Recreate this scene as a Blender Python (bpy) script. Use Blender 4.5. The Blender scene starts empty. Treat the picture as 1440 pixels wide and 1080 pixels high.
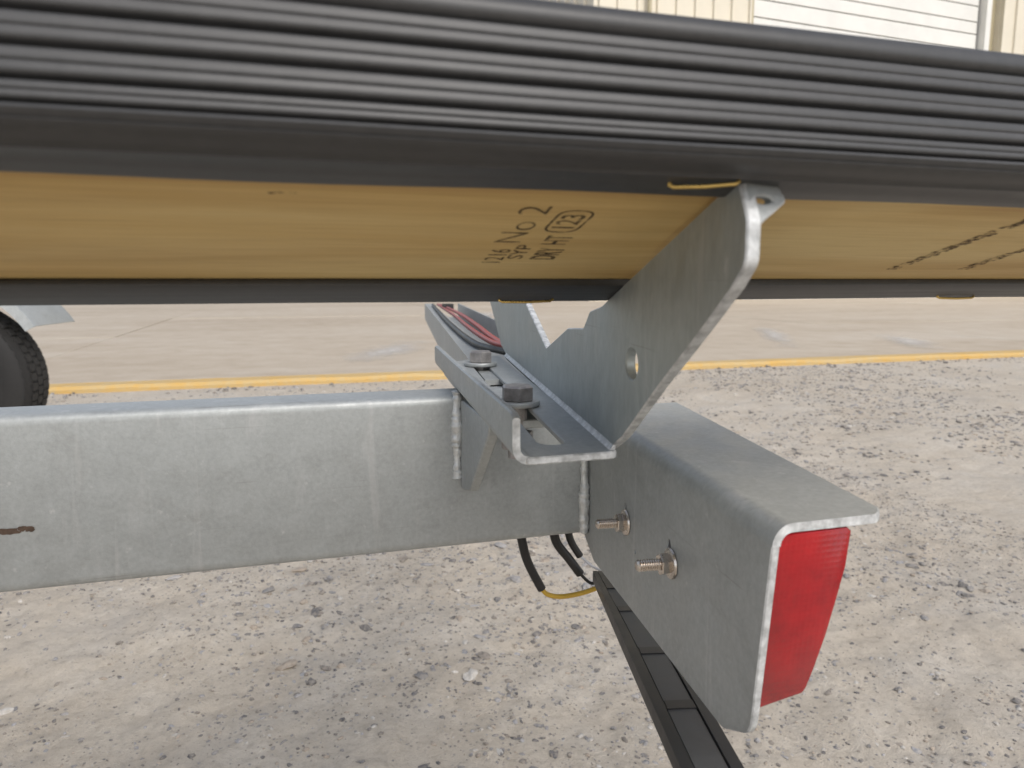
import bpy, bmesh, math, random
import numpy as np
from mathutils import Vector, Matrix
from mathutils.geometry import tessellate_polygon

random.seed(7)
rng = np.random.default_rng(11)
SC = bpy.context.scene
COL = SC.collection
H = 0.64                       # camera height above the gravel
PHI = math.radians(16.62)      # heading of the trailer rail against the picture plane

# ------------------------------------------------------------------ camera
cam = bpy.data.cameras.new('camera')
camo = bpy.data.objects.new('camera', cam)
COL.objects.link(camo)
cam.sensor_width = 36.0
cam.lens = 26.0
cam.clip_start = 0.01
cam.clip_end = 2000
camo.location = (0, 0, H)
camo.rotation_euler = (math.radians(90 - 8), 0, 0)
cam.dof.use_dof = True
cam.dof.focus_distance = 0.47
cam.dof.aperture_fstop = 18
SC.camera = camo

# ------------------------------------------------------------------ sky, sun, exposure
SUN_EL, SUN_AZ = math.radians(45), math.radians(150)   # azimuth clockwise from +Y
wd = bpy.data.worlds.new('World')
SC.world = wd
wd.use_nodes = True
nt = wd.node_tree
nt.nodes.clear()
sky = nt.nodes.new('ShaderNodeTexSky')
sky.sky_type = 'NISHITA'
sky.sun_disc = False
sky.sun_elevation = SUN_EL
sky.sun_rotation = SUN_AZ
sky.air_density = 1.0
sky.dust_density = 2.5
sky.ozone_density = 1.0
hs = nt.nodes.new('ShaderNodeHueSaturation')
hs.inputs['Saturation'].default_value = 0.5
bg = nt.nodes.new('ShaderNodeBackground')
bg.inputs['Strength'].default_value = 0.15
wo = nt.nodes.new('ShaderNodeOutputWorld')
nt.links.new(sky.outputs[0], hs.inputs['Color'])
nt.links.new(hs.outputs[0], bg.inputs['Color'])
nt.links.new(bg.outputs[0], wo.inputs['Surface'])
sl = bpy.data.lights.new('sun', 'SUN')
sl.energy = 1.25
sl.angle = math.radians(28)
sl.color = (1.0, 0.96, 0.91)
so = bpy.data.objects.new('sun', sl)
COL.objects.link(so)
so.location = (0, -5, 12)
sd = Vector((math.sin(SUN_AZ) * math.cos(SUN_EL), math.cos(SUN_AZ) * math.cos(SUN_EL), math.sin(SUN_EL)))
so.rotation_euler = (-sd).to_track_quat('-Z', 'Y').to_euler()
SC.view_settings.view_transform = 'Standard'
SC.view_settings.look = 'None'
SC.view_settings.exposure = 0.35
SC.view_settings.gamma = 1.0
SC.cycles.max_bounces = 8

# ------------------------------------------------------------------ material helpers
class NT:
    def __init__(s, name):
        s.m = bpy.data.materials.new(name)
        s.m.use_nodes = True
        s.t = s.m.node_tree
        s.p = s.t.nodes['Principled BSDF']
        s.tc = s.t.nodes.new('ShaderNodeTexCoord')
    def n(s, typ, **kw):
        nd = s.t.nodes.new(typ)
        for k, v in kw.items():
            if hasattr(nd, k): setattr(nd, k, v)
            else: nd.inputs[k.replace('_', ' ')].default_value = v
        return nd
    def l(s, a, b): s.t.links.new(a, b)
    def co(s, scale=(1, 1, 1), coord='Object'):
        mp = s.n('ShaderNodeMapping')
        mp.inputs['Scale'].default_value = scale
        s.l(s.tc.outputs[coord], mp.inputs['Vector'])
        return mp.outputs[0]
    def noise(s, scale, detail=4, rough=0.55, vec=None, dist=0):
        nd = s.n('ShaderNodeTexNoise', Scale=scale, Detail=detail, Roughness=rough, Distortion=dist)
        s.l(vec if vec is not None else s.tc.outputs['Object'], nd.inputs['Vector'])
        return nd.outputs[0]
    def ramp(s, fac, stops, interp='LINEAR'):
        r = s.n('ShaderNodeValToRGB')
        r.color_ramp.interpolation = interp
        els = r.color_ramp.elements
        while len(els) < len(stops): els.new(0.5)
        for e, (p, c) in zip(els, stops):
            e.position = p
            e.color = (c, c, c, 1) if isinstance(c, (int, float)) else (*c, 1)
        s.l(fac, r.inputs[0])
        return r.outputs[0]
    def mix(s, fac, a, b, mode='MIX'):
        m = s.n('ShaderNodeMix')
        m.data_type = 'RGBA'
        m.blend_type = mode
        for sock, v in ((m.inputs[0], fac), (m.inputs[6], a), (m.inputs[7], b)):
            if isinstance(v, (int, float)): sock.default_value = v
            elif isinstance(v, tuple): sock.default_value = (*v, 1)
            else: s.l(v, sock)
        return m.outputs[2]
    def set(s, **kw):
        for k, v in kw.items():
            sock = s.p.inputs[k.replace('_', ' ')]
            if isinstance(v, (int, float)): sock.default_value = v
            elif isinstance(v, tuple): sock.default_value = (*v, 1)
            else: s.l(v, sock)
    def bump(s, h, strength=0.3, dist=0.001):
        b = s.n('ShaderNodeBump', Strength=strength, Distance=dist)
        s.l(h, b.inputs['Height'])
        s.l(b.outputs[0], s.p.inputs['Normal'])

def simple(name, col, rough=0.5, metal=0.0, var=0.15, scale=60, bump=0.15, bd=0.0005, coat=0.0):
    a = NT(name)
    nz = a.noise(scale, 5, 0.6)
    lo = tuple(c * (1 - var) for c in col)
    hi = tuple(min(1, c * (1 + var)) for c in col)
    a.set(Base_Color=a.ramp(nz, [(0.3, lo), (0.7, hi)]), Metallic=metal,
          Roughness=a.ramp(nz, [(0.3, max(0, rough - 0.08)), (0.7, min(1, rough + 0.08))]))
    a.p.inputs['Coat Weight'].default_value = coat
    if bump: a.bump(nz, bump, bd)
    return a.m

def galvanised(name, base=0.5, tint=(0.97, 1.01, 1.0), streak=(1, 1, 1), warm=0.0):
    a = NT(name)
    v = a.co(streak)
    big = a.noise(9, 5, 0.65, v, 0.6)
    mid = a.noise(55, 5, 0.65, v)
    vor = a.n('ShaderNodeTexVoronoi', Scale=120.0)
    a.l(v, vor.inputs['Vector'])
    sp = a.ramp(vor.outputs['Color'], [(0.1, 0.42), (0.9, 0.58)])
    fin = a.noise(330, 3, 0.65, v)
    mm = a.mix(0.28, a.mix(0.40, a.mix(0.55, big, mid), fin), sp)
    lo = tuple(base * 0.76 * t for t in tint)
    hi = tuple(base * 1.22 * t for t in tint)
    col = a.ramp(mm, [(0.34, lo), (0.66, hi)])
    dirt = a.ramp(a.noise(23, 6, 0.7, v, 1.2), [(0.58, 0.0), (0.78, 0.35)])
    col = a.mix(dirt, col, (base * 0.55, base * 0.53, base * 0.48))
    pale = a.ramp(a.noise(160, 3, 0.6, v), [(0.66, 0.0), (0.76, 0.5)])
    col = a.mix(pale, col, (base * 1.5, base * 1.5, base * 1.47))
    scr = a.ramp(a.noise(3.2, 3, 0.6, a.co((3, 3, 260)), 0.4), [(0.69, 0.0), (0.72, 0.5)])
    col = a.mix(scr, col, (base * 0.62, base * 0.61, base * 0.58))
    drip = a.ramp(a.noise(5.0, 4, 0.6, a.co((14, 14, 1.4)), 0.8), [(0.60, 0.0), (0.70, 0.3)])
    col = a.mix(drip, col, (base * 1.4, base * 1.4, base * 1.38))
    a.set(Base_Color=col, Metallic=0.40, Roughness=a.ramp(mid, [(0.3, 0.42), (0.7, 0.62)]))
    a.bump(a.mix(0.5, mid, a.noise(420, 3, 0.6, v)), 0.16, 0.0012)
    return a.m

M = {}
M['galv'] = galvanised('galvanised_steel', 0.405)
M['galv_brushed'] = galvanised('galvanised_plate', 0.39, (0.94, 1.02, 1.0), (1, 1, 0.4))
M['galv_edge'] = simple('cut_zinc_edge', (0.54, 0.55, 0.55), 0.55, 0.35, 0.35, 220, 0.5, 0.001)
M['weld'] = simple('zinc_weld', (0.66, 0.67, 0.66), 0.45, 0.5, 0.25, 180, 0.6, 0.0015)
M['bolt'] = simple('dull_bolt_steel', (0.33, 0.31, 0.30), 0.48, 0.6, 0.3, 160, 0.3)
M['stainless'] = simple('stainless_stud', (0.62, 0.56, 0.50), 0.25, 0.95, 0.12, 200, 0.05)
M['rust'] = simple('rust_scrape', (0.10, 0.065, 0.045), 0.85, 0, 0.4, 200, 0.5)
M['staple'] = simple('brass_staple', (0.62, 0.43, 0.14), 0.30, 0.85, 0.05, 100, 0)
for _n, _c, _k in (('ink', (0.05, 0.036, 0.024), 0.42), ('ink_faint', (0.13, 0.085, 0.045), 0.48)):
    a = NT('stamp_' + _n)
    a.set(Base_Color=_c, Roughness=0.85, Alpha=a.ramp(a.mix(0.5, a.noise(900, 3, 0.7), a.noise(170, 3, 0.6)), [(_k - 0.08, 0.05), (_k + 0.12, 0.8)]))
    M[_n] = a.m
M['yellow_wire'] = simple('yellow_insulation', (0.50, 0.31, 0.03), 0.4, 0, 0.1, 80, 0.05)
M['black_wire'] = simple('black_insulation', (0.014, 0.013, 0.013), 0.45, 0, 0.3, 80, 0.1)
M['red_wire'] = simple('red_insulation', (0.36, 0.06, 0.05), 0.45, 0, 0.15, 80, 0.05)
M['white_wire'] = simple('grey_insulation', (0.55, 0.55, 0.58), 0.45, 0, 0.1, 80, 0.05)
M['black_plastic'] = simple('black_plastic', (0.016, 0.016, 0.017), 0.42, 0, 0.3, 90, 0.15)
M['panel_plastic'] = simple('dark_grey_plastic_panel', (0.055, 0.057, 0.058), 0.5, 0, 0.2, 120, 0.15)
M['rubber'] = simple('tyre_rubber', (0.018, 0.017, 0.016), 0.75, 0, 0.35, 60, 0.3, 0.002)
M['rim'] = simple('painted_rim', (0.55, 0.55, 0.55), 0.4, 0.4, 0.08, 30, 0.05)

a = NT('black_ribbed_vinyl')
st = a.co((0.6, 40, 40))
nz = a.noise(6, 5, 0.6, st)
spk = a.noise(260, 3, 0.6)
a.set(Base_Color=a.ramp(a.mix(0.4, nz, spk), [(0.3, (0.020, 0.020, 0.020)), (0.7, (0.042, 0.041, 0.041))]),
      Roughness=a.ramp(nz, [(0.3, 0.42), (0.7, 0.56)]))
a.p.inputs['Specular IOR Level'].default_value = 0.65
a.bump(a.mix(0.6, nz, spk), 0.12, 0.0006)
M['vinyl'] = a.m

a = NT('pine_board')
st = a.co((2.2, 30, 30))
g1 = a.noise(1.0, 4, 0.5, st, 1.2)
g2 = a.noise(7.0, 5, 0.6, a.co((2.0, 46, 46)), 0.2)
wv = a.n('ShaderNodeTexWave', Scale=0.9, Distortion=5.0, Detail=3.0)
wv.wave_type = 'BANDS'
wv.bands_direction = 'Y'
a.l(a.co((1.0, 22, 22)), wv.inputs['Vector'])
grain = a.mix(0.08, a.mix(0.30, g1, g2), wv.outputs[1])
col = a.ramp(grain, [(0.25, (0.36, 0.205, 0.060)), (0.42, (0.49, 0.315, 0.105)), (0.56, (0.58, 0.400, 0.148)), (0.75, (0.66, 0.490, 0.205))])
blot = a.ramp(a.noise(4.5, 4, 0.55, a.co((1, 5, 5)), 0.7), [(0.40, 0.0), (0.62, 0.85)])
col = a.mix(blot, col, (0.66, 0.505, 0.225))
fib = a.ramp(a.noise(9, 4, 0.6, a.co((3, 190, 190))), [(0.35, 0.28), (0.55, 0.0)])
col = a.mix(fib, col, (0.30, 0.17, 0.06))
a.set(Base_Color=col, Roughness=0.62)
a.bump(grain, 0.12, 0.0008)
M['pine'] = a.m

a = NT('red_lens_plastic')
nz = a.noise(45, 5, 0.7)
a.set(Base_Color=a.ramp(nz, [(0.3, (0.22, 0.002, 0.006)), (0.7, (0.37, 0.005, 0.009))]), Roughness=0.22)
a.p.inputs['Subsurface Weight'].default_value = 0.35
a.p.inputs['Subsurface Radius'].default_value = (0.02, 0.002, 0.002)
a.p.inputs['Subsurface Scale'].default_value = 0.6
a.p.inputs['Coat Weight'].default_value = 0.3
a.p.inputs['Coat Roughness'].default_value = 0.15
vc = a.n('ShaderNodeTexVoronoi', Scale=430.0, Randomness=0.0)
a.l(a.tc.outputs['Object'], vc.inputs['Vector'])
a.bump(a.mix(0.5, vc.outputs['Distance'], a.noise(60, 4, 0.6)), 0.35, 0.0012)
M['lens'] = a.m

a = NT('dusty_gravel_ground')
v = a.co((1, 1, 1))
big = a.noise(0.9, 5, 0.6, v, 0.4)
mid = a.noise(7, 6, 0.65, v, 0.3)
fine = a.noise(70, 5, 0.7, v)
vf = a.noise(420, 4, 0.7, v)
col = a.ramp(a.mix(0.5, big, mid), [(0.32, (0.46, 0.395, 0.315)), (0.5, (0.53, 0.47, 0.39)), (0.68, (0.58, 0.535, 0.47))])
col = a.mix(a.ramp(fine, [(0.3, 0.55), (0.55, 0.0)]), col, (0.33, 0.285, 0.23))
grey = a.ramp(a.noise(2.1, 5, 0.7, v, 0.8), [(0.50, 0.0), (0.75, 0.35)])
col = a.mix(grey, col, (0.36, 0.355, 0.35))
vor = a.n('ShaderNodeTexVoronoi', Scale=105.0)
a.l(v, vor.inputs['Vector'])
chip = a.mix(1.0, a.ramp(vor.outputs['Distance'], [(0.16, 1.0), (0.26, 0.0)]), a.ramp(a.noise(13, 4, 0.7, v), [(0.48, 0.0), (0.62, 0.9)]), 'MULTIPLY')
col = a.mix(chip, col, a.ramp(vor.outputs['Color'], [(0.0, (0.12, 0.12, 0.125)), (1.0, (0.30, 0.29, 0.28))]))
a.set(Base_Color=a.mix(a.ramp(vf, [(0.3, 0.35), (0.5, 0.0)]), col, (0.28, 0.24, 0.2)), Roughness=0.95)
a.p.inputs['Specular IOR Level'].default_value = 0.2
a.bump(a.mix(0.5, a.mix(0.5, fine, vf), a.noise(28, 6, 0.75, v, 0.5)), 1.0, 0.009)
M['gravel_ground'] = a.m

a = NT('gravel_stone')
at = a.n('ShaderNodeAttribute')
at.attribute_name = 'tone'
a.set(Base_Color=a.mix(a.ramp(a.noise(150, 4, 0.6), [(0.35, 0.0), (0.7, 0.6)]), at.outputs[0], (0.42, 0.37, 0.31)), Roughness=0.9)
a.bump(a.noise(300, 4, 0.6), 0.4, 0.001)
M['stone'] = a.m

a = NT('worn_concrete')
v = a.co((1, 1, 1))
big = a.noise(0.5, 6, 0.65, a.co((0.35, 1, 1)), 1.0)
mid = a.noise(4, 6, 0.65, v)
fine = a.noise(60, 4, 0.7, v)
col = a.ramp(a.mix(0.45, big, mid), [(0.3, (0.36, 0.29, 0.215)), (0.5, (0.455, 0.385, 0.30)), (0.7, (0.53, 0.475, 0.40))])
col = a.mix(a.ramp(fine, [(0.3, 0.3), (0.5, 0.0)]), col, (0.26, 0.22, 0.18))
a.set(Base_Color=col, Roughness=0.88)
a.bump(fine, 0.3, 0.002)
M['concrete'] = a.m
M['joint'] = simple('dark_joint_filler', (0.10, 0.085, 0.07), 0.95, 0, 0.3, 20, 0.3, 0.004)

def worn_paint(name, colr, keep0, keep1, under, sc=5):
    a = NT(name)
    w1 = a.ramp(a.mix(0.5, a.noise(sc, 6, 0.75), a.noise(sc * 9, 4, 0.7)), [(keep0, 0.0), (keep1, 1.0)])
    c2 = a.mix(a.noise(3, 4, 0.6), tuple(c * 0.85 for c in colr), colr)
    a.set(Base_Color=a.mix(w1, under, c2), Roughness=0.8)
    a.bump(a.noise(60, 4, 0.7), 0.3, 0.002)
    return a.m
M['yellow'] = worn_paint('worn_yellow_paint', (0.60, 0.37, 0.10), 0.42, 0.62, (0.50, 0.37, 0.18), 2.2)
a = NT('worn_white_paint')
gx = a.n('ShaderNodeSeparateXYZ')
a.l(a.tc.outputs['Generated'], gx.inputs[0])
def edge_fade(sock):
    m1 = a.n('ShaderNodeMath', operation='SUBTRACT'); a.l(sock, m1.inputs[0]); m1.inputs[1].default_value = 0.5
    m2 = a.n('ShaderNodeMath', operation='ABSOLUTE'); a.l(m1.outputs[0], m2.inputs[0])
    return a.ramp(m2.outputs[0], [(0.05, 0.62), (0.5, 0.0)])
fd = a.mix(1.0, edge_fade(gx.outputs[0]), edge_fade(gx.outputs[1]), 'MULTIPLY')
al = a.ramp(a.mix(0.5, fd, a.mix(0.5, a.noise(1.6, 6, 0.7), a.noise(14, 5, 0.75))), [(0.30, 0.0), (0.50, 0.8)])
a.set(Base_Color=(0.60, 0.58, 0.55), Roughness=0.85, Alpha=al)
M['white_paint'] = a.m

M['cream'] = simple('cream_metal_cladding', (0.66, 0.61, 0.50), 0.5, 0, 0.06, 2, 0.05)
M['door_white'] = simple('white_door_panel', (0.70, 0.695, 0.66), 0.5, 0, 0.05, 3, 0.05)
M['khaki'] = simple('khaki_trim', (0.42, 0.37, 0.25), 0.5, 0, 0.06, 3, 0.05)
M['roof'] = simple('grey_metal_roof', (0.35, 0.35, 0.34), 0.5, 0.2, 0.1, 2, 0.05)
M['dark'] = simple('dark_seal', (0.05, 0.045, 0.04), 0.8, 0, 0.2, 20, 0.1)

# ------------------------------------------------------------------ mesh helpers
def finish(bm, sharp=35):
    bmesh.ops.recalc_face_normals(bm, faces=bm.faces)
    lim = math.radians(sharp)
    for f in bm.faces: f.smooth = True
    for e in bm.edges:
        if len(e.link_faces) == 2 and e.calc_face_angle(0) > lim: e.smooth = False

def obj(name, bm, mat, parent=None, sharp=35, recalc=True):
    if recalc: finish(bm, sharp)
    me = bpy.data.meshes.new(name)
    bm.to_mesh(me)
    bm.free()
    for m in (mat if isinstance(mat, (list, tuple)) else [mat]): me.materials.append(m)
    o = bpy.data.objects.new(name, me)
    COL.objects.link(o)
    if parent: o.parent = parent
    return o

def copy_obj(o, parent=None):
    c = o.copy()
    COL.objects.link(c)
    c.parent = parent if parent else o.parent
    return c

def tag(o, label=None, cat=None, group=None, kind=None):
    for k, v in (('label', label), ('category', cat), ('group', group), ('kind', kind)):
        if v: o[k] = v
    return o

def empty(name, loc, rz=0):
    o = bpy.data.objects.new(name, None)
    COL.objects.link(o)
    o.location = loc
    o.rotation_euler = (0, 0, rz)
    return o

T0 = 0.48
def V(s, t, z): return Vector((s, t - T0, z + H))      # camera-relative trailer frame -> trailer local

def offset_poly(pts, d):
    """move a closed CCW outline inward by d (negative: outward)"""
    n = len(pts)
    out = []
    for i in range(n):
        p0, p1, p2 = Vector(pts[i - 1]), Vector(pts[i]), Vector(pts[(i + 1) % n])
        e1, e2 = (p1 - p0), (p2 - p1)
        if e1.length < 1e-9 or e2.length < 1e-9:
            out.append(p1); continue
        e1.normalize(); e2.normalize()
        n1, n2 = Vector((-e1.y, e1.x)), Vector((-e2.y, e2.x))
        b = n1 + n2
        L = b.length
        b = n1 if L < 1e-6 else b / L
        out.append(p1 + b * d / max(0.45, b.dot(n1)))
    return out

def area(p): return 0.5 * sum(p[i - 1][0] * p[i][1] - p[i][0] * p[i - 1][1] for i in range(len(p)))

def round_poly(pts, r, seg=5):
    """round the corners of an outline; pts entries (x, y[, radius])"""
    out = []
    n = len(pts)
    for i in range(n):
        p = Vector(pts[i][:2])
        rr = pts[i][2] if len(pts[i]) > 2 else r
        a_, b_ = Vector(pts[i - 1][:2]) - p, Vector(pts[(i + 1) % n][:2]) - p
        if rr <= 1e-6:
            out.append(tuple(p)); continue
        ang = a_.angle(b_)
        d = min(rr / max(1e-6, math.tan(ang / 2)), a_.length * 0.45, b_.length * 0.45)
        A, B = p + a_.normalized() * d, p + b_.normalized() * d
        for k in range(seg + 1):
            u = k / seg
            out.append(tuple(A * (1 - u) ** 2 + p * 2 * u * (1 - u) + B * u * u))
    return out

def slab(bm, pts, holes, fn, th, ch=0.0006, edge_mat=0):
    """solid plate: 2D outline (+ holes) mapped by fn(x, y, depth); chamfered rims"""
    if area(pts) < 0: pts = pts[::-1]
    hs_ = [h if area(h) < 0 else h[::-1] for h in holes]
    loops = [pts] + hs_
    ins = [offset_poly(l, ch) for l in loops]
    rings = []
    for l, il in zip(loops, ins):
        rings.append([[bm.verts.new(fn(p[0], p[1], d)) for p in q] for q, d in ((il, 0), (l, ch), (l, th - ch), (il, th))])
    flat = [[Vector((p[0], p[1], 0)) for p in il] for il in ins]
    tris = tessellate_polygon(flat)
    top = [v for r in rings for v in r[0]]
    bot = [v for r in rings for v in r[3]]
    for t in tris:
        for src in (top, bot):
            try: bm.faces.new([src[i] for i in t])
            except ValueError: pass
    for ri, r in enumerate(rings):
        n = len(r[0])
        for a_, b_ in ((0, 1), (1, 2), (2, 3)):
            for i in range(n):
                j = (i + 1) % n
                f = bm.faces.new((r[a_][i], r[a_][j], r[b_][j], r[b_][i]))
                f.material_index = edge_mat if ri == 0 else 0
    return bm

def tube(bm, path, r, seg=10, cap=True):
    path = [Vector(p) for p in path]
    n = len(path)
    prev = None
    rings = []
    for i, p in enumerate(path):
        d = (path[min(i + 1, n - 1)] - path[max(i - 1, 0)]).normalized()
        if prev is None:
            up = Vector((0, 0, 1)) if abs(d.z) < 0.9 else Vector((1, 0, 0))
            x = d.cross(up).normalized()
        else:
            x = (prev - d * prev.dot(d)).normalized()
        prev = x
        y = d.cross(x)
        rr = r[i] if isinstance(r, (list, tuple)) else r
        rings.append([bm.verts.new(p + (x * math.cos(2 * math.pi * k / seg) + y * math.sin(2 * math.pi * k / seg)) * rr) for k in range(seg)])
    for a_, b_ in zip(rings, rings[1:]):
        for k in range(seg):
            bm.faces.new((a_[k], a_[(k + 1) % seg], b_[(k + 1) % seg], b_[k]))
    if cap:
        bm.faces.new(rings[0]); bm.faces.new(rings[-1])
    return bm

def smooth_path(pts, n=8):
    pts = [Vector(p) for p in pts]
    out = []
    for i in range(len(pts) - 1):
        p0, p1, p2, p3 = pts[max(i - 1, 0)], pts[i], pts[i + 1], pts[min(i + 2, len(pts) - 1)]
        for k in range(n):
            u = k / n
            out.append(0.5 * ((2 * p1) + (p2 - p0) * u + (2 * p0 - 5 * p1 + 4 * p2 - p3) * u * u + (3 * p1 - p0 - 3 * p2 + p3) * u ** 3))
    out.append(pts[-1])
    return out

def loft(bm, rings, closed=True, caps=True):
    R = [[bm.verts.new(p) for p in r] for r in rings]
    n = len(R[0])
    for a_, b_ in zip(R, R[1:]):
        for k in range(n if closed else n - 1):
            bm.faces.new((a_[k], a_[(k + 1) % n], b_[(k + 1) % n], b_[k]))
    if caps:
        bm.faces.new(R[0]); bm.faces.new(R[-1])
    return R

def box(bm, lo, hi, fn=lambda p: p):
    vs = [bm.verts.new(fn(Vector((x, y, z)))) for x in (lo[0], hi[0]) for y in (lo[1], hi[1]) for z in (lo[2], hi[2])]
    for q in ((0, 1, 3, 2), (4, 6, 7, 5), (0, 4, 5, 1), (2, 3, 7, 6), (0, 2, 6, 4), (1, 5, 7, 3)):
        bm.faces.new([vs[i] for i in q])

def lathe(bm, prof, origin, axis, seg=20, x0=None):
    """revolve (radius, height) pairs around axis from origin"""
    ax = Vector(axis).normalized()
    x = x0 or (Vector((0, 0, 1)) if abs(ax.z) < 0.9 else Vector((1, 0, 0)))
    x = (x - ax * x.dot(ax)).normalized()
    y = ax.cross(x)
    rings = [[Vector(origin) + ax * h + (x * math.cos(2 * math.pi * k / seg) + y * math.sin(2 * math.pi * k / seg)) * r for k in range(seg)] for r, h in prof]
    loft(bm, rings)

# ------------------------------------------------------------------ noise for terrain
def vnoise(x, y, seed):
    def hsh(i, j):
        n = (i * 374761393 + j * 668265263 + seed * 974634) & 0xffffffff
        n = ((n ^ (n >> 13)) * 1274126177) & 0xffffffff
        return ((n ^ (n >> 16)) & 0xffff) / 65535.0
    xi, yi = np.floor(x).astype(np.int64), np.floor(y).astype(np.int64)
    xf, yf = x - xi, y - yi
    u, w = xf * xf * (3 - 2 * xf), yf * yf * (3 - 2 * yf)
    return (hsh(xi, yi) * (1 - u) + hsh(xi + 1, yi) * u) * (1 - w) + (hsh(xi, yi + 1) * (1 - u) + hsh(xi + 1, yi + 1) * u) * w

KERB_T = 4.70
def ground_h(s, t):
    h = 0.030 * (vnoise(s * 1.1, t * 1.1, 1) - 0.5) + 0.016 * (vnoise(s * 4.3, t * 4.3, 2) - 0.5) \
        + 0.010 * (vnoise(s * 13, t * 13, 3) - 0.5) + 0.0075 * (vnoise(s * 37, t * 37, 4) - 0.5) + 0.0030 * (vnoise(s * 71, t * 71, 5) - 0.5)
    fade = np.clip((KERB_T - t) / 0.6, 0, 1) * np.clip((s + 4) / 1.5, 0, 1) * np.clip((9 - s) / 2, 0, 1) * np.clip((t + 2.5) / 1.0, 0, 1)
    return h * fade

# ================================================================== SETTING
# gravel lot: one sheet out to the horizon, finely shaped where the camera looks
fs = np.concatenate([np.array([-600, -200, -60, -25, -12, -8, -6, -5]), np.arange(-4, -1.2, 0.05), np.arange(-1.2, 1.8, 0.013), np.arange(1.8, 3.5, 0.028), np.arange(3.5, 7, 0.06), np.array([7, 8, 10, 14, 25, 60, 200, 600])])
ft = np.concatenate([np.array([-600, -200, -60, -20, -8, -4, -2]), np.arange(-1.5, 0.4, 0.08), np.arange(0.4, 2.6, 0.013), np.arange(2.6, 4.9, 0.028), np.array([5.2, 6, 9, 14, 25, 60, 200, 600])])
S_, T_ = np.meshgrid(fs, ft)
Z_ = ground_h(S_, T_)
vs = np.stack([S_, T_, Z_], -1).reshape(-1, 3)
nx, ny = len(fs), len(ft)
ii = np.arange(nx * ny).reshape(ny, nx)
fc = np.stack([ii[:-1, :-1], ii[:-1, 1:], ii[1:, 1:], ii[1:, :-1]], -1).reshape(-1, 4)
me = bpy.data.meshes.new('ground')
me.from_pydata(vs.tolist(), [], fc.tolist())
me.polygons.foreach_set('use_smooth', [True] * len(fc))
me.materials.append(M['gravel_ground'])
ground = bpy.data.objects.new('ground', me)
COL.objects.link(ground)
ground.rotation_euler = (0, 0, PHI)
tag(ground, 'pale dusty compacted gravel ground', kind='structure')

# loose and half-sunk stones
def ico(sub):
    bm = bmesh.new()
    bmesh.ops.create_icosphere(bm, subdivisions=sub, radius=1)
    v = np.array([p.co[:] for p in bm.verts]); f = np.array([[q.index for q in p.verts] for p in bm.faces])
    bm.free()
    return v, f
ICO = {1: ico(1), 2: ico(2)}
tones = np.array([(0.085, 0.085, 0.09), (0.17, 0.17, 0.175), (0.27, 0.27, 0.28), (0.17, 0.15, 0.13), (0.42, 0.40, 0.37), (0.50, 0.47, 0.43), (0.30, 0.25, 0.20)])
tw = np.array([0.22, 0.25, 0.17, 0.16, 0.07, 0.02, 0.11])
AV, AF, AC = [], [], []
off = 0
def stones(n, s0, s1, t0, t1, r0, r1, sub, clump, sink=(0.35, 0.85)):
    global off
    tv, tf = ICO[sub]
    N = n * 6
    S, T = rng.uniform(s0, s1, N), rng.uniform(t0, t1, N)
    d = vnoise(S * 2.2, T * 2.2, 21) * 0.6 + vnoise(S * 7.5, T * 7.5, 22) * 0.4
    keep = rng.random(N) < np.clip((d - 0.5 + 0.28 * (1 - clump)) * 5.0, 0.06, 1)
    S, T = S[keep][:n], T[keep][:n]
    n = len(S)
    r = r0 * (r1 / r0) ** (rng.random(n) ** 1.9)
    sc = np.stack([rng.uniform(0.75, 1.5, n), rng.uniform(0.6, 1.0, n), rng.uniform(0.35, 0.7, n)], -1) * r[:, None]
    v = tv[None] * (1 + rng.uniform(-0.28, 0.28, (n, len(tv), 1))) * sc[:, None, :]
    an = rng.uniform(0, 6.28, n)[:, None]; tl = rng.uniform(-0.35, 0.35, n)[:, None]
    x, y, z = v[..., 0], v[..., 1] * np.cos(tl) - v[..., 2] * np.sin(tl), v[..., 1] * np.sin(tl) + v[..., 2] * np.cos(tl)
    gz = ground_h(S, T) + sc[:, 2] * (0.7 - 1.4 * rng.uniform(sink[0], sink[1], n))
    v = np.stack([x * np.cos(an) - y * np.sin(an) + S[:, None], x * np.sin(an) + y * np.cos(an) + T[:, None], z + gz[:, None]], -1)
    AV.append(v.reshape(-1, 3))
    AF.append((tf[None] + (off + np.arange(n) * len(tv))[:, None, None]).reshape(-1, 3))
    c = tones[rng.choice(len(tones), size=n, p=tw)] * rng.uniform(0.8, 1.2, (n, 1))
    c = np.concatenate([c, np.ones((n, 1))], 1)
    AC.append(np.repeat(c, len(tv), axis=0))
    off += n * len(tv)
stones(900, -1.1, 1.4, 0.55, 1.9, 0.0045, 0.0125, 2, 0.75)
stones(52000, -1.2, 1.8, 0.5, 2.6, 0.0012, 0.0056, 1, 0.05)
stones(14000, -1.4, 4.0, 1.8, 4.6, 0.0025, 0.012, 1, 0.4)
stones(3500, 2.0, 6.5, 2.0, 4.6, 0.004, 0.015, 1, 0.6)
stones(700, -2.6, 6.5, 4.52, 4.7, 0.004, 0.015, 1, 0.0, (0.0, 0.5))
AV, AF, AC = np.concatenate(AV), np.concatenate(AF), np.concatenate(AC)
me = bpy.data.meshes.new('loose_gravel')
me.from_pydata(AV.tolist(), [], AF.tolist())
ca = me.color_attributes.new('tone', 'FLOAT_COLOR', 'POINT')
ca.data.foreach_set('color', AC.astype(np.float32).ravel())
me.materials.append(M['stone'])
gv = bpy.data.objects.new('loose_gravel', me)
COL.objects.link(gv)
gv.rotation_euler = (0, 0, PHI)
tag(gv, 'small grey stones half sunk in the dusty ground', 'gravel', kind='stuff')

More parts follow.
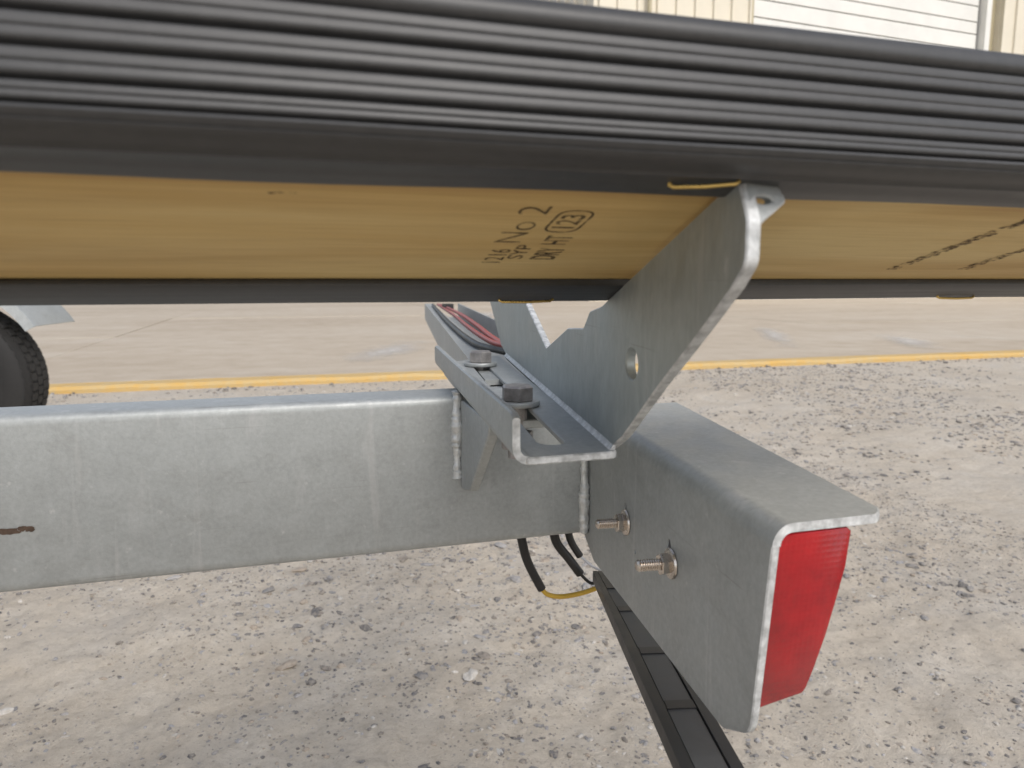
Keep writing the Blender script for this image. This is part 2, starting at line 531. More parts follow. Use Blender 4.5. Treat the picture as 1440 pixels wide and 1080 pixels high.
# concrete apron: slabs with open joints, yellow kerb edge
APR = 0.038
apron = empty('concrete_apron', (0, 0, 0), PHI)
bm = bmesh.new()
box(bm, (-40, KERB_T + 0.16, -0.05), (60, 40, APR - 0.012))
o = obj('slab_bed', bm, M['joint'], apron)
tag(apron, 'tan worn concrete apron between the kerb and the building', kind='structure')
edges_s = [-40, -18.2, -14.1, -10.0, -5.9, -1.8, 2.95, 7.0, 11.1, 15.2, 19.3, 23.4, 60]
edges_t = [KERB_T + 0.16, 8.7, 12.7, 16.7, 40]
for i in range(len(edges_s) - 1):
    for j in range(len(edges_t) - 1):
        bm = bmesh.new()
        g = 0.006
        out = round_poly([(edges_s[i] + g, edges_t[j] + g), (edges_s[i + 1] - g, edges_t[j] + g), (edges_s[i + 1] - g, edges_t[j + 1] - g), (edges_s[i] + g, edges_t[j + 1] - g)], 0)
        dz = random.uniform(-0.003, 0.003)
        slab(bm, out, [], lambda x, y, d, dz=dz: Vector((x, y, APR + dz - d)), 0.05, 0.006)
        obj('slab', bm, M['concrete'], apron)
# kerb edge
bm = bmesh.new()
rings = []
sk = -40.0
while sk <= 60:
    j1 = (vnoise(np.array([sk * 3.1]), np.array([0.5]), 31)[0] - 0.5) * 0.018
    j2 = (vnoise(np.array([sk * 5.3]), np.array([1.5]), 32)[0] - 0.5) * 0.012
    rings.append([Vector((sk, KERB_T + j1, -0.04)), Vector((sk, KERB_T + j1, APR - 0.016 + j2)), Vector((sk, KERB_T + 0.014 + j1, APR + 0.002 + j2)), Vector((sk, KERB_T + 0.155, APR + 0.003)), Vector((sk, KERB_T + 0.155, -0.04))])
    sk += 0.12 if -4 < sk < 9 else 2.0
loft(bm, rings)
kerb = obj('yellow_kerb', bm, M['yellow'], None)
kerb.rotation_euler = (0, 0, PHI)
tag(kerb, 'low kerb edge with worn yellow paint', kind='structure')
# faded parking paint
paintr = [((-1.14, 4.95), (-0.97, 7.6), 0.34), ((2.40, 6.05), (3.35, 10.2), 0.22), ((3.62, 6.1), (4.15, 8.4), 0.30), ((-0.85, 11.2), (-0.35, 14.4), 0.9)]
for (p0, p1, w) in paintr:
    p0, p1 = Vector(p0), Vector(p1)
    d = (p1 - p0).normalized(); nn = Vector((-d.y, d.x)) * w / 2
    bm = bmesh.new()
    zz = APR + 0.008
    N = 12
    L = [p0.lerp(p1, k / N) for k in range(N + 1)]
    ll = (p1 - p0).length / 2
    bm.faces.new([bm.verts.new((x, y, 0)) for x, y in ((-ll, -w), (ll, -w), (ll, w), (-ll, w))])
    o = obj('painted_stripe', bm, M['white_paint'], None)
    o.location = (*((p0 + p1) / 2), zz)
    o.rotation_euler = (0, 0, math.atan2(d.y, d.x))
    tag(o, 'faded white paint stripe on the concrete apron', kind='structure')

# ------------------------------------------------------------------ building
BD = math.radians(20.8)
BK = 2.1
bld = empty('metal_building', (3.4287 * BK, 11.0 * BK, H - H * BK + 0.06), BD)
bld.scale = (BK, BK, BK)
tag(bld, 'cream ribbed metal building with a wide white overhead door behind the trailer', 'building')
DW, DH, WH = 4.62, 5.35, 7.2
X0, X1 = -2.42, 16.0
def wallbox(name, lo, hi, mat, par=bld):
    bm = bmesh.new(); box(bm, lo, hi)
    return obj(name, bm, mat, par)
wallbox('wall', (X0, 0.12, 0), (-0.002, 0.3, WH), M['cream'])
wallbox('wall', (DW + 0.33, 0.12, 0), (X1, 0.3, WH), M['cream'])
wallbox('wall', (-0.002, 0.12, DH + 0.1), (DW + 0.33, 0.3, WH), M['cream'])
wallbox('wall', (X0, 0.3, 0), (X0 + 0.2, 14, WH), M['cream'])
wallbox('wall', (X1 - 0.2, 0.3, 0), (X1, 14, WH), M['cream'])
wallbox('wall', (X0 + .2, 13.8, 0), (X1 - .2, 14, WH), M['cream'])
# cladding panels with a raised rib each
def clad(x0, x1, z0, z1):
    bm = bmesh.new()
    prof = [(x0 + 0.002, 0.118), (x0 + 0.002, 0.100), (x1 - 0.052, 0.100), (x1 - 0.040, 0.066), (x1 - 0.014, 0.066), (x1 - 0.002, 0.100), (x1 - 0.002, 0.118)]
    loft(bm, [[Vector((x, y, z)) for x, y in prof] for z in (z0, z1)])
    return bm
proto = None
x = -0.012
while x - 0.3 > X0:
    if proto is None:
        proto = obj('cladding_panel', clad(-0.3, 0, 0.02, WH - 0.02), M['cream'], bld)
        c = proto
    else: c = copy_obj(proto)
    c.location.x = x
    x -= 0.3
x = DW + 0.70
while x < X1:
    c = copy_obj(proto); c.location.x = x; x += 0.3
y = 0.13
while y < 13.6:                      # the same panels along the end wall
    c = copy_obj(proto); c.location = (X0 - 0.119, y, 0); c.rotation_euler = (0, 0, -math.pi / 2); y += 0.3
bm = bmesh.new()
tube(bm, [Vector((-1.70, 0.03, 0.2)), Vector((-1.70, 0.03, WH - 0.1))], 0.03, 8)
obj('downspout', bm, M['khaki'], bld)
# roof and eaves
bm = bmesh.new()
rp = [(-0.5, WH + 0.0), (7, WH + 1.6), (14.5, WH + 0.0), (14.5, WH + 0.12), (7, WH + 1.74), (-0.5, WH + 0.12)]
loft(bm, [[Vector((xx, y, z)) for y, z in rp] for xx in (X0 - 0.4, X1 + 0.4)])
roof = obj('roof', bm, M['roof'], bld)
bm = bmesh.new(); box(bm, (X0 - 0.4, -0.62, WH - 0.04), (X1 + 0.4, -0.505, WH + 0.12))
obj('gutter', bm, M['cream'], roof)
# overhead door: sections with a groove each
door = wallbox('overhead_door', (0.0, 0.265, 0), (DW, 0.285, DH), M['dark'])
z = 0.02
k = 0
while z < DH - 0.05:
    h = 0.245 if k % 2 == 0 else 0.19
    bm = bmesh.new()
    slab(bm, [(0.03, z), (DW - 0.035, z), (DW - 0.035, z + h - 0.016), (0.03, z + h - 0.016)], [], lambda x, y, d: Vector((x, 0.225 + d, y)), 0.038, 0.004)
    obj('door_section', bm, M['door_white'], door)
    z += h; k += 1
# jambs and trim
wallbox('door_jamb', (DW + 0.004, 0.10, 0), (DW + 0.11, 0.264, DH + 0.1), M['door_white'])
wallbox('door_jamb', (DW + 0.113, 0.20, 0), (DW + 0.33, 0.264, DH + 0.1), M['khaki'])
wallbox('door_jamb', (-0.010, 0.09, 0), (0.028, 0.222, DH + 0.1), M['khaki'])
wallbox('corner_trim', (DW + 0.335, 0.05, 0), (DW + 0.40, 0.119, WH - 0.02), M['cream'])
wallbox('door_header', (-0.010, 0.085, DH + 0.102), (DW + 0.335, 0.119, DH + 0.25), M['khaki'])

# ================================================================== TRAILER
trailer = empty('boat_trailer', (-T0 * math.sin(PHI), T0 * math.cos(PHI), 0), PHI)
tag(trailer, 'galvanised boat trailer rear with black covered bunk board, bolted bracket and red tail light', 'boat trailer')

# ---- frame rail
def rrect(t0, t1, z0, z1, r, seg=4):
    return round_poly([(t0, z0), (t1, z0), (t1, z1), (t0, z1)], r, seg)
bm = bmesh.new()
prof = rrect(0.462, 0.502, -0.1758, -0.074, 0.006)
inner = rrect(0.466, 0.498, -0.1718, -0.078, 0.003)
SE = lambda t: 0.1885 + 0.118 * (t - 0.462)
ssec = [-3.9, -2.4, -1.6, -1.0, -0.6, -0.3, 0.0, None]
rings = [[V(SE(t) if s is None else s, t, z) for t, z in prof] for s in ssec]
loft(bm, rings)
rail = obj('frame_rail', bm, M['galv'], trailer, 50)
def weld(p0, p1, r, n, name='weld_bead', par=None):
    p0, p1 = Vector(p0), Vector(p1)
    path, rad = [], []
    N = n * 5
    for k in range(N + 1):
        u = k / N
        path.append(p0.lerp(p1, u) + Vector((random.uniform(-1, 1), random.uniform(-0.4, 0.4), 0)) * r * 0.10)
        rad.append(r * (0.92 + 0.10 * math.sin(k * 1.26 + 2.2 * math.sin(k * 0.41)) + 0.22 * math.sin(u * 9.3 + n) + random.uniform(-0.05, 0.05)) * (0.5 if k in (0, N) else 1))
    bm = bmesh.new()
    tube(bm, path, rad, 8)
    return obj(name, bm, M['weld'], par, 80)
weld(V(0.1010, 0.4628, -0.0705), V(0.1005, 0.4628, -0.1290), 0.0040, 10, par=rail)
weld(V(0.1895, 0.4605, -0.078), V(0.1895, 0.4605, -0.175), 0.0036, 13, par=rail)
# scrape of rust on the rail
bm = bmesh.new()
for (cs, cz, rs, rz) in ((-0.1560, -0.1392, 0.0062, 0.0022), (-0.1492, -0.1383, 0.0026, 0.0020), (-0.1455, -0.1388, 0.0028, 0.0017)):
    pts = []
    for k in range(18):
        an = k / 18 * 2 * math.pi
        q = random.uniform(0.7, 1.15)
        pts.append(bm.verts.new(V(cs + rs * q * math.cos(an), 0.4617, cz + rz * q * math.sin(an))))
    bm.faces.new(pts)
o = obj('rust_scrape', bm, M['rust'], rail)
tag(o, 'dark brown rust scrape on the rail')

# ---- gusset and tabs that carry the bracket
bm = bmesh.new()
gp = round_poly([(0.462, -0.0765), (0.388, -0.0785), (0.392, -0.0865), (0.438, -0.131), (0.462, -0.136)], 0.003, 3)
slab(bm, gp, [], lambda t, z, d: V(0.1030 + d, t, z), 0.0065, 0.0008)
gus = obj('gusset', bm, M['galv'], trailer)
bm = bmesh.new()
slab(bm, round_poly([(0.1115, 0.392), (0.160, 0.392), (0.160, 0.459), (0.1115, 0.459)], 0.004, 3), [], lambda s, t, d: V(s, t, -0.0785 - d), 0.005, 0.0006)
obj('mounting_tab', bm, M['galv'], gus)
bm = bmesh.new()
slab(bm, round_poly([(0.112, 0.504), (0.170, 0.504), (0.180, 0.62), (0.124, 0.62)], 0.004, 3), [], lambda s, t, d: V(s, t, -0.0755 - d), 0.005, 0.0006)
obj('mounting_tab', bm, M['galv'], gus)

# ---- bunk bracket: lip, slotted foot and tall side plate
brk = empty('bunk_bracket', (0, 0, 0)); brk.parent = trailer
tag(brk, 'galvanised U-shaped bracket holding the bunk, bolted through a slotted foot')
FZ = lambda t: -0.0732 + 0.023 * (t - 0.29)
CL = lambda t: 0.1105 + 0.122 * (t - 0.305)
def slot(t0, t1, hw, seg=8):
    pts = []
    for k in range(seg + 1):
        an = math.pi + math.pi * k / seg
        pts.append((CL(t0) + hw * math.cos(an), t0 + hw * math.sin(an)))
    for k in range(seg + 1):
        an = math.pi * k / seg
        pts.append((CL(t1) + hw * math.cos(an), t1 + hw * math.sin(an)))
    return pts
bm = bmesh.new()
foot = round_poly([(0.0915, 0.2860, 0.003), (0.1335, 0.2865, 0.004), (0.1745, 0.625, 0.001), (0.1170, 0.585, 0.001)], 0.002, 5)
slab(bm, foot, [slot(0.311, 0.402, 0.0062), slot(0.465, 0.575, 0.0062)], lambda s, t, d: V(s, t, FZ(t) - d), 0.0034, 0.0006, 1)
obj('slotted_foot', bm, [M['galv'], M['galv_edge']], brk)
# lip with the bend into the foot
LL = lambda t: 0.0862 + 0.078 * (t - 0.29)
th = 0.0034
def lip_ring(t, ztop):
    s0 = LL(t); z0 = FZ(t)
    R = 0.0075
    outp, inp = [], []
    for k in range(7):
        an = math.radians(180 + 90 * k / 6)
        outp.append(V(s0 + R + R * math.cos(an), t, z0 - th + R + R * math.sin(an)))
        inp.append(V(s0 + R + (R - th) * math.cos(an), t, z0 - th + R + (R - th) * math.sin(an)))
    return [V(s0, t, z0 + ztop - 0.0008), *outp, V(s0 + R + 0.0005, t, z0 - th), V(s0 + R + 0.0005, t, z0), *inp[::-1], V(s0 + th, t, z0 + ztop - 0.0008), V(s0 + th - 0.0008, t, z0 + ztop), V(s0 + 0.0008, t, z0 + ztop)]
bm = bmesh.new()
ts = [0.2875, 0.289, 0.2925, 0.30, 0.40, 0.50, 0.575, 0.58]
hh = [0.0168, 0.0180, 0.0187, 0.0188, 0.0172, 0.0160, 0.0155, 0.0140]
R_ = loft(bm, [lip_ring(t, h) for t, h in zip(ts, hh)])
o = obj('lip', bm, [M['galv'], M['galv_edge']], brk, 40)
for p in o.data.polygons:
    if abs(p.normal.y) > 0.7: p.material_index = 1
# side plate
PS = lambda t: 0.0908 + 0.144 * t
outl = [(0.1700, 0.0262, 0.004), (0.1636, 0.0150, 0.006), (0.1635, 0.0040, 0.006), (0.1712, -0.0025, 0.010), (0.1918, -0.0158, 0.0), (0.2252, -0.0365, 0.0), (0.2645, -0.0624, 0.0),
        (0.2830, -0.0712, 0.004), (0.3050, -0.0722, 0.0), (0.6240, -0.0648, 0.0), (0.655, -0.060, 0.004), (0.742, -0.022, 0.0), (0.752, 0.006, 0.004), (0.545, 0.006, 0.004), (0.5175, -0.0176, 0.0),
        (0.4416, -0.0425, 0.002), (0.382, -0.0262, 0.002), (0.3463, -0.0240, 0.001), (0.334, -0.0150, 0.001), (0.3140, -0.0120, 0.0)]
def rough_edge(pts, amp):
    return [(p[0] + random.uniform(-amp, amp), p[1] + random.uniform(-amp, amp)) for p in pts]
bm = bmesh.new()
hole = [(0.2666 + 0.0078 * math.cos(k / 18 * 2 * math.pi), -0.0331 + 0.0062 * math.sin(k / 18 * 2 * math.pi)) for k in range(18)]
outl = [((q[0] * 1.0496, q[1] * 1.0496, q[2]) if n < 8 else q) for n, q in enumerate(outl)]
slab(bm, round_poly(outl, 0.002, 5), [hole], lambda t, z, d: V(PS(t) + d, t, z), 0.0045, 0.0006, 1)
obj('side_plate', bm, [M['galv_brushed'], M['galv_edge']], brk)
# small fillet between foot and plate
bm = bmesh.new()
rings = []
for t in (0.2895, 0.40, 0.50, 0.622):
    s0, z0 = PS(t), FZ(t)
    rings.append([V(s0 + 0.0005, t, z0 - 0.004), V(s0 - 0.0022, t, z0 - 0.0002), V(s0 - 0.0014, t, z0 + 0.0004), V(s0 - 0.0007, t, z0 + 0.0010), V(s0 - 0.0002, t, z0 + 0.0022), V(s0 + 0.0010, t, z0 + 0.0022)])
loft(bm, rings)
obj('bend', bm, M['galv_edge'], brk, 60)
# ear lying against the bunk underside at the outboard end
e_h = Vector((0, 0.2575, 0.9663)); e_w = Vector((0, 0.9663, -0.2575)); C0 = Vector((0, 0.163, 0.0293))
def B(s, w, h):
    p = C0 + e_w * w + e_h * h
    return V(s, p.y, p.z)
bm = bmesh.new()
ear = round_poly([(0.1172, 0.0276, 0.0), (0.1276, 0.0280, 0.0055), (0.1316, 0.0214, 0.0020), (0.1198, 0.0142, 0.0015), (0.1172, 0.0130, 0.0)], 0.002, 5)
eh_ = [(0.1228 + 0.0032 * math.cos(k / 14 * 2 * math.pi), 0.0212 + 0.0011 * math.sin(k / 14 * 2 * math.pi)) for k in range(14)]
slab(bm, ear, [eh_], lambda s, z, d: V(s, 0.1715 + d + (s - 0.1168) * 0.15 + (z - 0.0135) * 0.40, z), 0.0040, 0.0006, 1)
obj('ear', bm, [M['galv'], M['galv_edge']], brk)
# bolts with washers
def hexbolt(t, name='bolt'):
    bm = bmesh.new()
    c = V(CL(t), t, FZ(t))
    rot = 0.35
    rings = []
    for r, h in ((0.0086, 0.0030), (0.0094, 0.0036), (0.0094, 0.0108), (0.0082, 0.0118)):
        rings.append([c + Vector((r * math.cos(rot + k * math.pi / 3), r * math.sin(rot + k * math.pi / 3), h)) for k in range(6)])
    loft(bm, rings)
    tube(bm, [c + Vector((0, 0, 0.003)), c + Vector((0, 0, -0.030))], 0.0055, 12)
    b = obj(name, bm, M['bolt'], brk, 30)
    bm = bmesh.new()
    lathe(bm, [(0.0060, 0.0003), (0.0124, 0.0003), (0.0129, 0.0009), (0.0129, 0.0024), (0.0124, 0.0030), (0.0060, 0.0030)], c, (0, 0, 1), 28)
    obj('washer', bm, M['galv'], b, 40)
    bm = bmesh.new()
    rings = [[c + Vector((r * math.cos(k * math.pi / 3), r * math.sin(k * math.pi / 3), h)) for k in range(6)] for r, h in ((0.0090, -0.0150), (0.0094, -0.0156), (0.0094, -0.0240), (0.0086, -0.0248))]
    loft(bm, rings)
    obj('nut', bm, M['bolt'], b, 30)
    return b
hexbolt(0.397)
hexbolt(0.562)

# ---- bunk board with its ribbed cover
bunk = empty('bunk', (0, 0, 0)); bunk.parent = trailer
tag(bunk, 'tilted pine bunk board wrapped in black ribbed vinyl')
BS0, BS1 = -2.6, 0.72
def svals(dense=0.02):
    return [BS0, -2.0, -1.4, -0.9, -0.6] + list(np.arange(-0.45, 0.60, dense)) + [0.66, BS1]
bm = bmesh.new()
bp = round_poly([(0.0035, 0.0032), (0.1485, 0.0032), (0.1485, 0.0345), (0.0035, 0.0345)], 0.002, 3)
loft(bm, [[B(s, w, h) for w, h in bp] for s in (BS0 - 0.004, -0.5, 0, 0.3, BS1 + 0.004)])
board = obj('pine_board', bm, M['pine'], bunk, 40)
# cover profile (w, h): outer side from the inner flap round to the far flap
def ribs(marks, depth, gw):
    """(position, outward) pairs along a ribbed face"""
    pts = []
    for a_, b_ in zip(marks, marks[1:]):
        L = b_ - a_
        if L < 0.0035:
            seq = ((0.0, -depth * 0.55), (0.22, -0.0002), (0.5, 0.0004), (0.80, 0.0001))
        else:
            seq = ((0.0, -depth), (0.05, -depth), (0.085, -depth * 0.6), (0.12, -0.0005), (0.16, -0.0001), (0.26, 0.0001), (0.44, 0.00012), (0.475, 0.0000), (0.50, -0.00022), (0.525, 0.0000), (0.56, 0.00014), (0.82, 0.00012), (0.88, -0.0001), (0.915, -0.0005), (0.945, -depth * 0.7), (0.97, -depth))
        pts += [(a_ + L * u, o_) for u, o_ in seq]
    pts.append((marks[-1], -depth * 0.6))
    return pts
outer = [(0.0263, 0.0020), (0.0260, 0.0004), (0.0245, 0.0000), (0.0180, 0.0000), (0.0112, 0.0000), (0.0103, -0.0007), (0.0097, -0.0009), (0.0092, -0.0004), (0.0075, 0.0000), (0.0045, -0.0003), (0.0018, 0.0003), (0.0008, 0.0010)]
outer += [(-o_, p) for p, o_ in ribs([0.0014, 0.0040, 0.0088, 0.0157, 0.0229, 0.0303], 0.0020, 0)]
outer += [(0.0004, 0.0309), (-0.0006, 0.0318), (-0.0006, 0.0340), (0.0003, 0.0362), (0.0022, 0.0378), (0.0044, 0.0383)]
outer += [(p, 0.0380 + o_) for p, o_ in ribs(list(np.linspace(0.0075, 0.1445, 20)), 0.0021, 0)]
outer += [(0.1475, 0.0382), (0.1505, 0.0372), (0.1520, 0.0345), (0.1522, 0.020), (0.1520, 0.004), (0.1508, 0.0009), (0.1480, -0.0002), (0.1425, 0.0001), (0.1395, -0.0004), (0.1330, 0.0000), (0.1250, 0.0001), (0.1237, 0.0006), (0.1235, 0.0018)]
inn = [(0.1236, 0.0030), (0.1494, 0.0030), (0.1494, 0.0350), (0.0030, 0.0350), (0.0030, 0.0030), (0.0262, 0.0030)]
loopp = outer + inn
nO = len(outer)
rings = []
for s in svals():
    f1 = (vnoise(np.array([s * 9.0 + 50]), np.array([0.3]), 51)[0] - 0.5)
    f2 = (vnoise(np.array([s * 7.0 + 50]), np.array([0.7]), 52)[0] - 0.5)
    f3 = (vnoise(np.array([s * 16.0 + 50]), np.array([0.9]), 53)[0] - 0.5)
    r = []
    for i, (w, h) in enumerate(loopp):
        if i < 5: w, h = w + f1 * 0.0022, h + f3 * 0.0006 * (1 if i < 4 else 0)
        elif i < 9: w, h = w + f2 * 0.0010, h + f2 * 0.0004
        elif i >= nO - 5 and i < nO: w, h = w + f2 * 0.0020, h + f1 * 0.0006
        elif i < nO: w, h = w + f3 * 0.0003, h + f1 * 0.0003
        r.append(B(s, w, h))
    rings.append(r)
loft(bm := bmesh.new(), rings)
cover = obj('ribbed_cover', bm, M['vinyl'], bunk, 55)
tag(cover, 'black ribbed vinyl cover folded under the board edges')
def staple(s0, w0, s1, w1, h):
    bm = bmesh.new()
    r = 0.0006
    p = [B(s0, w0, 0.004), B(s0, w0, h + 0.0004), B(s0 * 0.95 + s1 * 0.05, w0 * 0.95 + w1 * 0.05, h), B((s0 + s1) / 2, (w0 + w1) / 2 - 0.0003, h - 0.0004), B(s0 * 0.05 + s1 * 0.95, w0 * 0.05 + w1 * 0.95, h), B(s1, w1, h + 0.0004), B(s1, w1, 0.004)]
    tube(bm, p, r, 8)
    obj('staple', bm, M['staple'], bunk, 60)
staple(0.0965, 0.0165, 0.1145, 0.0125, -0.0010)
staple(0.0850, 0.1455, 0.1085, 0.1445, -0.0010)
staple(0.318, 0.1452, 0.342, 0.1456, -0.0010)
staple(-0.085, 0.0150, -0.108, 0.0155, -0.0010) if False else None

# ---- mill stamp on the board underside
HS = 0.00305
def stamp_text(txt, w_start, w_end, s_base, s_top, bold=0.0, mat='ink', name='grade_stamp'):
    cu = bpy.data.curves.new('txt', 'FONT')
    cu.body = txt
    cu.size = 1.0
    cu.offset = bold
    to = bpy.data.objects.new('txt', cu)
    COL.objects.link(to)
    bpy.context.view_layer.update()
    dg = bpy.context.evaluated_depsgraph_get()
    m0 = bpy.data.meshes.new_from_object(to.evaluated_get(dg))
    bpy.data.objects.remove(to)
    co = np.array([v.co[:] for v in m0.vertices])
    x0, x1, y0, y1 = co[:, 0].min(), co[:, 0].max(), max(co[:, 1].min(), -0.02), co[:, 1].max()
    for v in m0.vertices:
        u = (v.co.x - x0) / (x1 - x0); q = (v.co.y - y0) / (y1 - y0)
        v.co = B(s_base + (s_top - s_base) * q, w_start + (w_end - w_start) * u, HS)
    m0.materials.clear()
    m0.materials.append(M[mat])
    o = bpy.data.objects.new(name, m0)
    COL.objects.link(o)
    o.parent = board
    return o
stamp_text('No 2', 0.0775, 0.0438, 0.0740, 0.0648, -0.012)
stamp_text('1216', 0.1010, 0.0850, 0.0735, 0.0665, 0.0)
stamp_text('SYP', 0.0960, 0.0800, 0.0800, 0.0742, 0.01)
stamp_text('DRY', 0.0965, 0.0825, 0.0925, 0.0830, 0.02)
stamp_text('HT', 0.0790, 0.0695, 0.0905, 0.0815, 0.01)
stamp_text('123', 0.0622, 0.0500, 0.0872, 0.0795, 0.012)
bm = bmesh.new()
ov = round_poly([(0.0776, 0.0665), (0.0893, 0.0665), (0.0893, 0.0462), (0.0776, 0.0462)], 0.0055, 8)
ovi = offset_poly(ov if area(ov) > 0 else ov[::-1], 0.0008)
ovo = ov if area(ov) > 0 else ov[::-1]
A_ = [bm.verts.new(B(p[0], p[1], HS)) for p in ovo]; B_ = [bm.verts.new(B(p[0], p[1], HS)) for p in ovi]
for k in range(len(A_)):
    j = (k + 1) % len(A_)
    bm.faces.new((A_[k], A_[j], B_[j], B_[k]))
obj('grade_stamp', bm, M['ink'], board)
# smudged, unreadable print further along the board
bm = bmesh.new()
def smudge(s0, w0, w1, hs, n, gapp):
    w = w0
    while w > w1:
        if random.random() > gapp:
            for k in range(n):
                L = random.uniform(0.0008, 0.0022)
                cs = s0 + random.uniform(-hs, hs)
                hh2 = random.uniform(0.0005, 0.0014)
                pts = [(cs - hh2 + random.uniform(-.0003, .0003), w), (cs + hh2, w + random.uniform(-.0003, .0003)), (cs + hh2 * random.uniform(.6, 1), w - L), (cs - hh2 * random.uniform(.6, 1), w - L)]
                bm.faces.new([bm.verts.new(B(p[0], p[1], HS - random.uniform(0, 0.00012))) for p in pts])
        w -= random.uniform(0.0016, 0.0026)
smudge(0.2535, 0.1070, 0.0400, 0.0026, 5, 0.08)
smudge(0.2925, 0.1065, 0.0400, 0.0028, 5, 0.08)
o = obj('smudged_stamp', bm, M['ink_faint'], board)
tag(o, kind='stuff')
bm = bmesh.new()
for k in range(5):
    cs, cw = -0.0016 + random.uniform(-.0035, .004), 0.0401 + random.uniform(-.001, .001)
    pts = [bm.verts.new(B(cs + 0.0013 * math.cos(q) * random.uniform(.6, 1.2), cw + 0.0006 * math.sin(q), HS - 0.00003 * k)) for q in np.arange(0, 6.28, 0.7)]
    bm.faces.new(pts)
obj('knot_mark', bm, M['ink_faint'], board)

# ---- tail light bracket
tlb = empty('tail_light_bracket', (0, 0, 0)); tlb.parent = trailer
tag(tlb, 'folded galvanised angle welded across the rail end, carrying the tail light')
TS = lambda t: 0.19 + 0.118 * (t - 0.435)
TT = 0.0036
ta, tb = 0.474, 0.2205
RB = 0.0085
ZT = -0.0880
facep = [(ta, ZT - RB + 0.0006, 0.0), (ta, -0.1785, 0.004), (0.446, -0.190, 0.006), (0.2530, -0.1885, 0.010), (0.2300, -0.1765, 0.012), (tb, ZT - RB + 0.0006, 0.0)]
def shole(t, z, rt, rz, n=12): return [(t + rt * math.cos(k / n * 2 * math.pi), z + rz * math.sin(k / n * 2 * math.pi)) for k in range(n)]
bm = bmesh.new()
slab(bm, round_poly(facep, 0.004, 6), [shole(0.3835, -0.1345, 0.0022, 0.0048), shole(0.3165, -0.1325, 0.0020, 0.0048), shole(0.365, -0.1525, 0.0008, 0.0008)], lambda t, z, d: V(TS(t) + d, t, z), TT, 0.0006, 1)
fplate = obj('face_plate', bm, [M['galv'], M['galv_edge']], tlb)
# bend and top flange as one folded sheet
FW = lambda t: 0.2177 + (0.2712 - 0.2177) * (t - 0.2256) / (0.495 - 0.2256)      # outer edge
bm = bmesh.new()
rings = []
for t in (ta, 0.42, 0.36, 0.30, 0.26, 0.2330, 0.2275, 0.2235, tb):
    s0 = TS(t)
    edge = FW(t)
    if t < 0.2256: edge = FW(t) - (0.2256 - t) * 1.2
    outp, inp = [], []
    for k in range(9):
        an = math.radians(180 - 90 * k / 8)
        outp.append(V(s0 + RB + RB * math.cos(an), t, ZT - RB + RB * math.sin(an)))
        inp.append(V(s0 + RB + (RB - TT) * math.cos(an), t, ZT - RB + (RB - TT) * math.sin(an)))
    rings.append([*outp, V(edge - 0.001, t, ZT), V(edge, t, ZT - 0.001), V(edge, t, ZT - TT), *inp[::-1]])
loft(bm, rings)
o = obj('top_flange', bm, [M['galv'], M['galv_edge']], tlb, 40)
for p in o.data.polygons:
    if abs(p.normal.y) > 0.6: p.material_index = 1
# studs with nuts
nrm = Vector((-1, 0.118, 0)).normalized()
def stud(t, z, L):
    c = V(TS(t), t, z)
    bm = bmesh.new()
    prof = [(0.0022, -0.012)]
    h = -0.011
    while h < L - 0.001:
        prof += [(0.0024, h), (0.0031, h + 0.0006)]
        h += 0.0012
    prof += [(0.0021, L)]
    lathe(bm, prof, c, nrm, 16)
    b = obj('threaded_stud', bm, M['stainless'], tlb, 70)
    bm = bmesh.new()
    lathe(bm, [(0.0028, 0.0001), (0.0074, 0.0001), (0.0078, 0.0006), (0.0074, 0.0016), (0.0060, 0.0022), (0.0028, 0.0022)], c, nrm, 24)
    obj('washer', bm, M['stainless'], b, 40)
    bm = bmesh.new()
    lathe(bm, [(0.0028, 0.0022), (0.0053, 0.0022), (0.0056, 0.0028), (0.0056, 0.0060), (0.0050, 0.0066), (0.0028, 0.0066)], c, nrm, 6)
    obj('nut', bm, M['stainless'], b, 25)
stud(0.3810, -0.1405, 0.0185)
stud(0.3120, -0.1385, 0.0185)

# ---- tail light: black housing behind the face plate, red lens
tail = empty('tail_light', (0, 0, 0)); tail.parent = trailer
tag(tail, 'square red tail light')
lt0, lt1 = 0.2212, 0.345
bm = bmesh.new()
hp = round_poly([(lt1 + 0.0005, -0.0945), (lt1 + 0.02, -0.0945), (lt1 + 0.02, -0.165), (lt1 + 0.0005, -0.165)], 0.004, 4)
slab(bm, hp, [], lambda t, z, d: V(TS(t) + TT + 0.0004 + d, t, z), 0.022, 0.0012)
obj('housing', bm, M['black_plastic'], tail)
bm = bmesh.new()
lp = [(0.0002, -0.0925), (0.0300, -0.0925), (0.0318, -0.0940), (0.0314, -0.108), (0.0294, -0.122), (0.0268, -0.1375), (0.0236, -0.1510), (0.0208, -0.1605), (0.0194, -0.1624), (0.0002, -0.1656)]
LT = lambda z: tb + 0.0008 + max(0, (ZT - RB) - z) * 0.118      # the lens side follows the raked plate edge
rings = []
for far, ins in ((0, 0.0005), (0, 0.0), (1, 0.0), (1, 0.001)):
    ring = []
    for q in lp:
        t = lt1 - ins if far else LT(q[1]) + (0.0005 if ins == 0.0 else 0.0)
        ring.append(V(TS(t) + TT + q[0] - (ins if q[0] > 0.01 else 0), t, q[1] + (ins if q[1] < -0.12 else -ins)))
    rings.append(ring)
loft(bm, rings)
obj('lens', bm, M['lens'], tail, 40)

